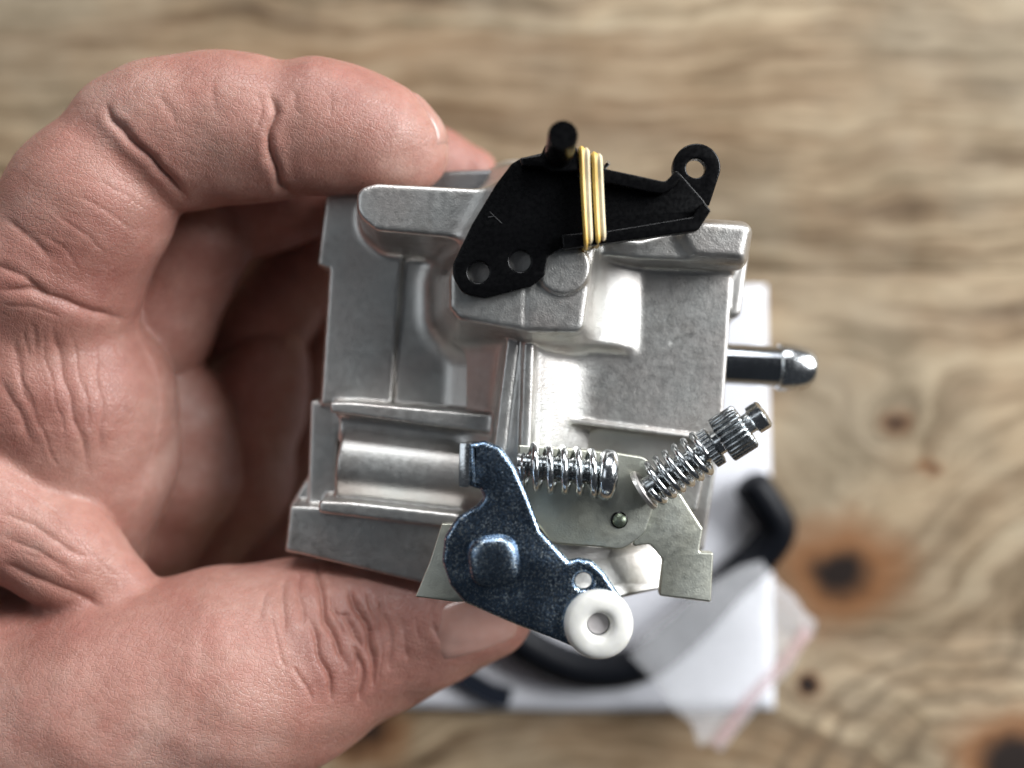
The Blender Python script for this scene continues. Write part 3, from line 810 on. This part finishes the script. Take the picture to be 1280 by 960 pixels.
    # scratch on the right face
    d, sl = B.cone(np.array(W(840, 428, -11.4), np.float32), np.array(W(862, 419, -11.4), np.float32), 0.3, 0.22); B.cut(d.astype(np.float32), 0.2, sl)
    # fine parting line on the boss and ridge
    for pl, wd, zc in (([(657, 362), (656, 412)], 0.28, 0.3), ([(651, 418), (640, 500), (630, 590)], 0.22, -5.0)):
        for i in range(len(pl) - 1):
            p0 = np.array(W(*pl[i], zc), np.float32); p1 = np.array(W(*pl[i + 1], zc), np.float32)
            d, sl = B.cone(p0, p1, wd, wd)
            B.cut(d.astype(np.float32), 0.2, sl)
    v, q = B.mesh()
    v = laplace(v, q, 1, 0.35)
    return from_np('body_casting', to_world(v), q)
child(mesh_obj('body_casting', build_body(), M_CAST), carb)

# float bowl rim curving out behind the casting
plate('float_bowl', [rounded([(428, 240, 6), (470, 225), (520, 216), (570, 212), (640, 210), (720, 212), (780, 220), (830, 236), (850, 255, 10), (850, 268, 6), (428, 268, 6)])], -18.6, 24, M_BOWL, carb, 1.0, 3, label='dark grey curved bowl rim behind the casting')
# unseen bowl-shaped cup added under the casting to block light from the inner fingers
lathe('light_block_cup', V(700, 450, -44), (0, 0, -1), [(0, 0.0215), (0.018, 0.0215), (0.0195, 0.0225), (0.021, 0.0215), (0.036, 0.0205), (0.0385, 0.018), (0.039, 0.010)], M_BOWL, carb, 48)
# bright foot flange at the lower right
plate('foot_flange', [rounded([(610, 668, 4), (700, 678), (760, 686), (830, 680, 3), (894, 688, 4), (889, 752, 4), (845, 748, 2), (780, 755, 6), (640, 742, 4), (600, 730, 4)])], -6.5, 9, M_CAST, carb, 0.6, 3)
fl = bpy.data.objects['foot_flange']; x0 = V(690, 700, -6.5).x; y0 = V(690, 700, -6.5).y
for vv in fl.data.vertices: vv.co.z -= max(0.0, vv.co.x - x0) * 0.50 + (vv.co.y - y0) * 0.22
# corner of the steel mounting plate behind the blue lever
plate('mounting_plate', [rounded([(552, 655, 1), (640, 652, 2), (660, 700, 2), (640, 748, 2), (571, 753, 1), (519, 746, 1), (538, 700)])], -0.8, 1.6, M_GALV, carb, 0.2)

# galvanised bracket: lobe plate and bent arm
br = plate('linkage_bracket', [rounded([(648, 556, 2), (700, 560), (772, 566, 2), (808, 572, 14), (822, 600, 10), (817, 635, 18), (806, 668, 26), (778, 688, 26), (750, 684, 14), (690, 680, 4), (660, 640, 4), (646, 600, 2)])], -4.0, 2.4, M_GALV, carb, 0.35, 3, label='greenish galvanised bracket plate with a rivet')
arm = plate('bracket_arm', [rounded([(800, 640, 3), (828, 622, 6), (850, 616, 4), (879, 661, 3), (874, 690, 3), (892, 691, 2), (889, 753, 2), (824, 745, 3), (829, 700, 10), (812, 680, 8), (790, 684, 4)])], -6.6, 2.2, M_GALV, br, 0.35, 3)
lathe('rivet', V(774, 650, -4.3), (0, 0, 1), [(0, 0.00115), (0.0006, 0.0011), (0.0009, 0.0008), (0.0010, 0.0002)], mat_zinc('green_rivet', (0.20, 0.23, 0.17), 0.4, 0.3), br, 24)
lathe('rivet_recess', V(774, 650, -4.05), (0, 0, 1), [(0, 0.0005), (0.00008, 0.0012), (0.0001, 0.00125), (0.0001, 0.0010)], M_BLACK, br, 28)
# ring around the recess
sweep('rivet_ring', [V(774 + 9 * math.cos(t * math.pi / 16), 650 + 9 * math.sin(t * math.pi / 16), -3.95) for t in range(32)], ring(0.00022, 8), M_BLACK, br, closed=True)

def helix(a, b, r, turns, per=26, lead=0.0):
    a, b = Vector(a), Vector(b); ax = (b - a); L = ax.length; ax.normalize()
    u = (Vector((0, 0, 1)) - ax * ax.z).normalized(); q = ax.cross(u); out = []
    n = int(turns * per)
    for i in range(n + 1):
        t = i / n; an = 2 * math.pi * turns * t
        # closed end turns
        s_ = t
        out.append(a + ax * L * s_ + (u * math.cos(an) + q * math.sin(an)) * r)
    return out
# idle screw: rod, spring, rounded head
a, b = V(646, 581, -0.4), V(770, 594, 0.2); ax = (b - a).normalized()
idle = lathe('idle_screw', a, ax, [(0, 0.0019)] + [(0.0006 * i + 0.0003 * j, 0.0021 if j else 0.0018) for i in range(1, 22) for j in (0, 1)], M_STEEL, carb, 24, label='idle speed screw inside a bright coil spring')
lathe('screw_head', V(747, 592, 0.1), ax, [(0, 0.0016), (0.0001, 0.0032), (0.0004, 0.0036), (0.0008, 0.0039), (0.0012, 0.00398), (0.0018, 0.0040), (0.0022, 0.0039), (0.0025, 0.0037), (0.0028, 0.0033), (0.0030, 0.0027), (0.00315, 0.0018), (0.0032, 0.0008)], M_CHROME, idle, 36)
sweep('spring', helix(V(652, 582, -0.3), V(748, 592, 0.1), 0.00335, 5.4), ring(0.00058, 12), M_CHROME, idle)

# mixture screw: slanting spring, knurled collar, neck, knurled head, tip
a, b = V(806, 612, -1.5), V(955, 517, 3.0); ax = (b - a).normalized(); L = (b - a).length
mix = lathe('mixture_screw', a, ax, [(0, 0.0017), (L * 0.62, 0.0017)], M_STEEL, carb, 24, label='slanting mixture screw with a knurled head and spring')
knurl = lambda n, d: (lambda t, an: 1 - d * (1 - abs(math.cos(n * an / 2)) ** 0.6))
lathe('spring_seat', a - ax * 0.0005, ax, [(0, 0.0034), (0.0006, 0.0034), (0.0009, 0.0031), (0.0010, 0.0018)], M_CAST, mix, 32)
sweep('spring', helix(a + ax * 0.0012, a + ax * (L * 0.52), 0.00315, 6.0), ring(0.00055, 12), M_CHROME, mix)
lathe('knurled_collar', a + ax * L * 0.525, ax, [(0, 0.0016), (0.0001, 0.0032), (0.0015, 0.0032), (0.0017, 0.0026), (0.0018, 0.0014)], M_CHROME, mix, 240, knurl(24, 0.10))
lathe('neck', a + ax * L * 0.60, ax, [(0, 0.0019), (L * 0.13, 0.0019)], M_CHROME, mix, 28)
lathe('knurled_head', a + ax * L * 0.645, ax, [(0, 0.0020), (0.0001, 0.0036), (0.0003, 0.0038), (0.0042, 0.0038), (0.0045, 0.0035), (0.0046, 0.0018)], M_STEEL, mix, 240, knurl(24, 0.12))
lathe('tip', a + ax * (L * 0.645 + 0.0044), ax, [(0, 0.0016), (0.0010, 0.0016), (0.0012, 0.0017), (0.0014, 0.0023), (0.0032, 0.0023), (0.0036, 0.0019), (0.0037, 0.0008)], M_CHROME, mix, 32)

# fuel pipe with its lip
a, b = V(880, 453, -24), V(1018, 461, -24); ax = (b - a).normalized(); L = (b - a).length
pipe = lathe('fuel_pipe', a, ax, [(0, 0.0036), (L * 0.72, 0.0036)], mat_zinc('dark_chrome', (0.34, 0.36, 0.38), 0.10, 0.0), carb, 40, label='shiny barbed fuel pipe sticking out to the right')

lathe('pipe_lip', a, ax, [(L * 0.655, 0.0034), (L * 0.67, 0.0041), (L * 0.70, 0.0043), (L * 0.76, 0.0043), (L * 0.82, 0.0042), (L * 0.88, 0.0040), (L * 0.93, 0.0037), (L * 0.96, 0.0034), (L * 0.98, 0.0031), (L * 0.995, 0.0027), (L, 0.0024), (L * 0.995, 0.0021), (L * 0.8, 0.0021)], M_CHROME, pipe, 40)

# blue zinc throttle lever
bl = [(588, 554, 3), (606, 551, 8), (626, 559, 14), (644, 584, 20), (660, 620), (676, 664, 5), (712, 701, 5), (724, 698, 4), (740, 701, 8), (756, 716, 8), (784, 757, 14), (790, 790, 20), (765, 816, 22), (738, 820, 12), (700, 803), (640, 780), (580, 754, 10),
      (562, 732, 14), (552, 702, 18), (555, 672, 16), (570, 648, 14), (596, 632, 5), (604, 622, 6), (600, 612, 5), (588, 609, 2)]
lev = plate('throttle_lever', [rounded(bl), circle(730, 727, 10, 24)], 5.2, 1.9, M_BLUE, carb, 0.85, 5, label='dark blue zinc plated throttle lever')
# bent tab on its upper left
me = box_mesh('lever_tab', -0.0009, 0.0009, -0.0034, 0.0034, -0.0040, 0.0004, 0.0004)
tb = mesh_obj('lever_tab', me, M_CHROME); tb.location = V(581, 581, 4.8); tb.rotation_euler = (0, math.radians(-14), math.radians(-1)); bpy.context.view_layer.update(); child(tb, lev)
# shaft head: rounded square dome
bm = bmesh.new(); n = 40; prev = None; c = V(617, 701, 5.0); rows = []
for (s_, z_) in ((1.06, -0.1), (1.03, 0.25), (1.0, 0.7), (0.97, 1.1), (0.90, 1.45), (0.78, 1.72), (0.6, 1.88), (0.35, 1.97), (0.1, 2.0)):
    r_ = []
    for k in range(n):
        an = 2 * math.pi * k / n; m_ = (abs(math.cos(an)) ** 2.9 + abs(math.sin(an)) ** 2.9) ** (-1 / 2.9)
        R_ = 0.00385 * s_ * (m_ if s_ > 0.5 else 1)
        r_.append(bm.verts.new(c + Vector((R_ * math.cos(an + 0.12), R_ * math.sin(an + 0.12), z_ / 1000))))
    rows.append(r_)
for i in range(len(rows) - 1):
    for k in range(n): bm.faces.new((rows[i][k], rows[i][(k + 1) % n], rows[i + 1][(k + 1) % n], rows[i + 1][k]))
bm.faces.new(rows[-1])
me = bpy.data.meshes.new('shaft_head'); bm.to_mesh(me); bm.free(); smooth_mesh(me)
child(mesh_obj('shaft_head', me, M_HEAD), lev)
sweep('shaft_boss', [V(617, 701, -8), V(617, 701, 3.2)], ring(0.0046, 32), M_CAST, lev)
# white nylon roller
rp = [(0.0000, 0.0013), (0.0002, 0.0046), (0.0006, 0.0050), (0.0014, 0.00525), (0.0020, 0.0052), (0.0025, 0.0049), (0.0028, 0.0044), (0.00295, 0.0037), (0.0030, 0.0030), (0.0029, 0.0024), (0.0026, 0.0020), (0.0020, 0.00178), (0.0012, 0.00170), (0.0006, 0.00168)]
lathe('nylon_roller', V(747, 777, 4.2), (0, 0, 1), rp, M_NYLON, lev, 48, label='white nylon bushing with a hole at the end of the lever')
smooth_mesh(bpy.data.objects['nylon_roller'].data)
lathe('roller_pin', V(747, 777, 4.6), (0, 0, 1), [(0, 0.0016), (0.0011, 0.0016)], mat_plain('pin_grey', (0.55, 0.52, 0.52), 0.4), lev, 24)

# black choke lever
kl = [(640, 204, 14), (652, 197, 2), (681, 190, 3), (722, 190, 3), (726, 196), (749, 209), (832, 227, 8), (846, 212, 3), (852, 218, 2), (880, 250, 2), (888, 263, 3), (873, 287, 8), (757, 303), (700, 311, 6), (685, 320, 8), (681, 344, 8), (664, 358, 6), (606, 373, 16), (578, 367, 18), (566, 346, 18), (566, 330, 12), (590, 280), (620, 230, 12)]
chk = plate('choke_lever', [rounded(kl), circle(598, 340, 13.5, 28), circle(650, 326, 13.5, 28)], 2.6, 1.9, M_BLACK, carb, 0.25, 2, label='black plastic choke lever with two round holes')
plate('lever_ear', [[(871 + 30 * math.cos(math.radians(t)), 209 + 30 * math.sin(math.radians(t))) for t in range(-190, 16, 7)] + [(887, 256), (868, 262), (848, 244)], circle(870, 210, 12.2, 28)], 0.8, 2.0, M_BLACK, chk, 0.25)
plate('edge_rib', [rounded([(724, 197, 2), (749, 209), (832, 227, 8), (846, 212, 3), (853, 220, 2), (840, 236, 8), (828, 242, 6), (812, 240), (749, 226), (722, 222, 2)])], 4.4, 2.4, M_BLACK, chk, 0.2)
plate('edge_rib', [rounded([(702, 293, 2), (757, 289), (866, 271, 4), (880, 252, 2), (889, 263, 3), (873, 288, 8), (757, 304), (704, 311, 2)])], 4.4, 2.4, M_BLACK, chk, 0.2)
plate('pin_block', [rounded([(650, 197, 2), (676, 193, 3), (682, 180, 3), (722, 184, 3), (724, 214, 3), (690, 214, 3), (676, 208), (652, 207, 2)])], 4.8, 3.0, M_BLACK, chk, 0.25)
lathe('pivot_pin', V(698, 197, 2.0), (0, 0, 1), [(0, 0.0022), (0.0140, 0.00215), (0.0144, 0.0020), (0.0144, 0.0005)], M_BLACK, chk, 40)
# scratched mark on the black lever
for (p0, p1) in (((612, 265), (627, 279)), ((610, 272), (618, 270))):
    sweep('scratch_mark', [V(*p0, 2.62), V(*p1, 2.62)], ring(0.00009, 6), mat_plain('scratch_grey', (0.016, 0.016, 0.017), 0.5) if 'scratch_grey' not in bpy.data.materials else bpy.data.materials['scratch_grey'], chk)
# springy wire end behind the lever
sweep('wire_end', [V(750, 216, -2), V(757, 207, 0.5), V(761, 203, 1)], ring(0.0004, 8), M_CHROME, carb)
#CARB_END

# ------------------------------------------------------------------ rubber band wound twice round the black lever
def band_loop(xt, yt, xb, yb, wd, ph):
    """closed loop round the lever: top edge px (xt, yt), bottom edge px (xb, yb)"""
    zf, zb_ = 5.0, -0.9
    t = V(xt, yt, 0); b = V(xb, yb, 0)
    z0 = (ZOFF) / 1000
    def P(p, z): return Vector((p.x, p.y, z0 + z / 1000))
    up = (t - b).normalized()
    key = [P(t, zf - 0.6), P(t + (b - t) * 0.06, zf + 0.15), P(t + (b - t) * 0.35, zf - 0.25), P(t + (b - t) * 0.65, zf - 0.2), P(t + (b - t) * 0.94, zf + 0.15), P(b, zf - 0.6),
           P(b - up * 0.0004, (zf + zb_) / 2), P(b, zb_ + 0.5), P(b + (t - b) * 0.08, zb_), P(b + (t - b) * 0.5, zb_ - 0.1), P(b + (t - b) * 0.92, zb_), P(t, zb_ + 0.5), P(t + up * 0.0004, (zf + zb_) / 2)]
    n = len(key); out = []
    for i in range(n):
        p0, p1, p2, p3 = key[i - 1], key[i], key[(i + 1) % n], key[(i + 2) % n]
        for k in range(8):
            u = k / 8
            out.append(0.5 * ((2 * p1) + (p2 - p0) * u + (2 * p0 - 5 * p1 + 4 * p2 - p3) * u * u + (3 * p1 - p0 - 3 * p2 + p3) * u ** 3))
    return out
def band_mesh(loop, wd, th, tw):
    ctr = sum(loop, Vector()) / len(loop); n = len(loop)
    sec = [(-wd, -th), (wd, -th), (wd * 1.1, -th * 0.2), (wd * 0.95, th * 0.5), (wd * 0.15, th * 1.5), (-wd * 0.15, th * 1.5), (-wd * 0.95, th * 0.5), (-wd * 1.1, -th * 0.2)]
    v = []; f = []; m = len(sec)
    for i in range(n):
        T = (loop[(i + 1) % n] - loop[i - 1]).normalized()
        X = Vector((1, 0, 0)); X = (X - T * X.dot(T)).normalized(); N = T.cross(X)
        if N.dot(loop[i] - ctr) < 0: N = -N
        a = tw * math.sin(2 * math.pi * i / n + 0.7); wv = 1 + 0.12 * math.sin(4 * math.pi * i / n)
        for (p, q) in sec:
            v.append(loop[i] + X * (p * math.cos(a) - q * math.sin(a)) * wv + N * (p * math.sin(a) + q * math.cos(a)))
    for i in range(n):
        j = (i + 1) % n
        for k in range(m): f.append((i * m + k, i * m + (k + 1) % m, j * m + (k + 1) % m, j * m + k))
    me = bpy.data.meshes.new('band'); me.from_pydata(v, [], f); me.update()
    bm = bmesh.new(); bm.from_mesh(me); bmesh.ops.recalc_face_normals(bm, faces=bm.faces); bm.to_mesh(me); bm.free()
    sharp_by_angle(me, 28); return me
band = empty('rubber_band', V(735, 255, 0), label='yellow rubber band wound tightly round the black lever', cat='rubber band')
M_RUBBER2 = mat_plain('pale_rubber', (0.86, 0.74, 0.50), 0.42, 0.0, 0.2, 900, Subsurface_Weight=0.3, Subsurface_Radius=(0.001, 0.0007, 0.0004))
for (xt, yt, xb, yb, hw, tw, mt_) in ((724.5, 194, 730, 310, 0.00040, 0.2, M_RUBBER), (730.2, 196, 735, 307, 0.00044, -0.3, M_RUBBER2), (740, 201, 744.5, 306, 0.00042, 0.3, M_RUBBER), (745.6, 203, 751, 303, 0.00042, -0.25, M_RUBBER2)):
    child(mesh_obj('band_turn', band_mesh(band_loop(xt, yt, xb, yb, 0, 0), hw, 0.00028, tw), mt_), band)
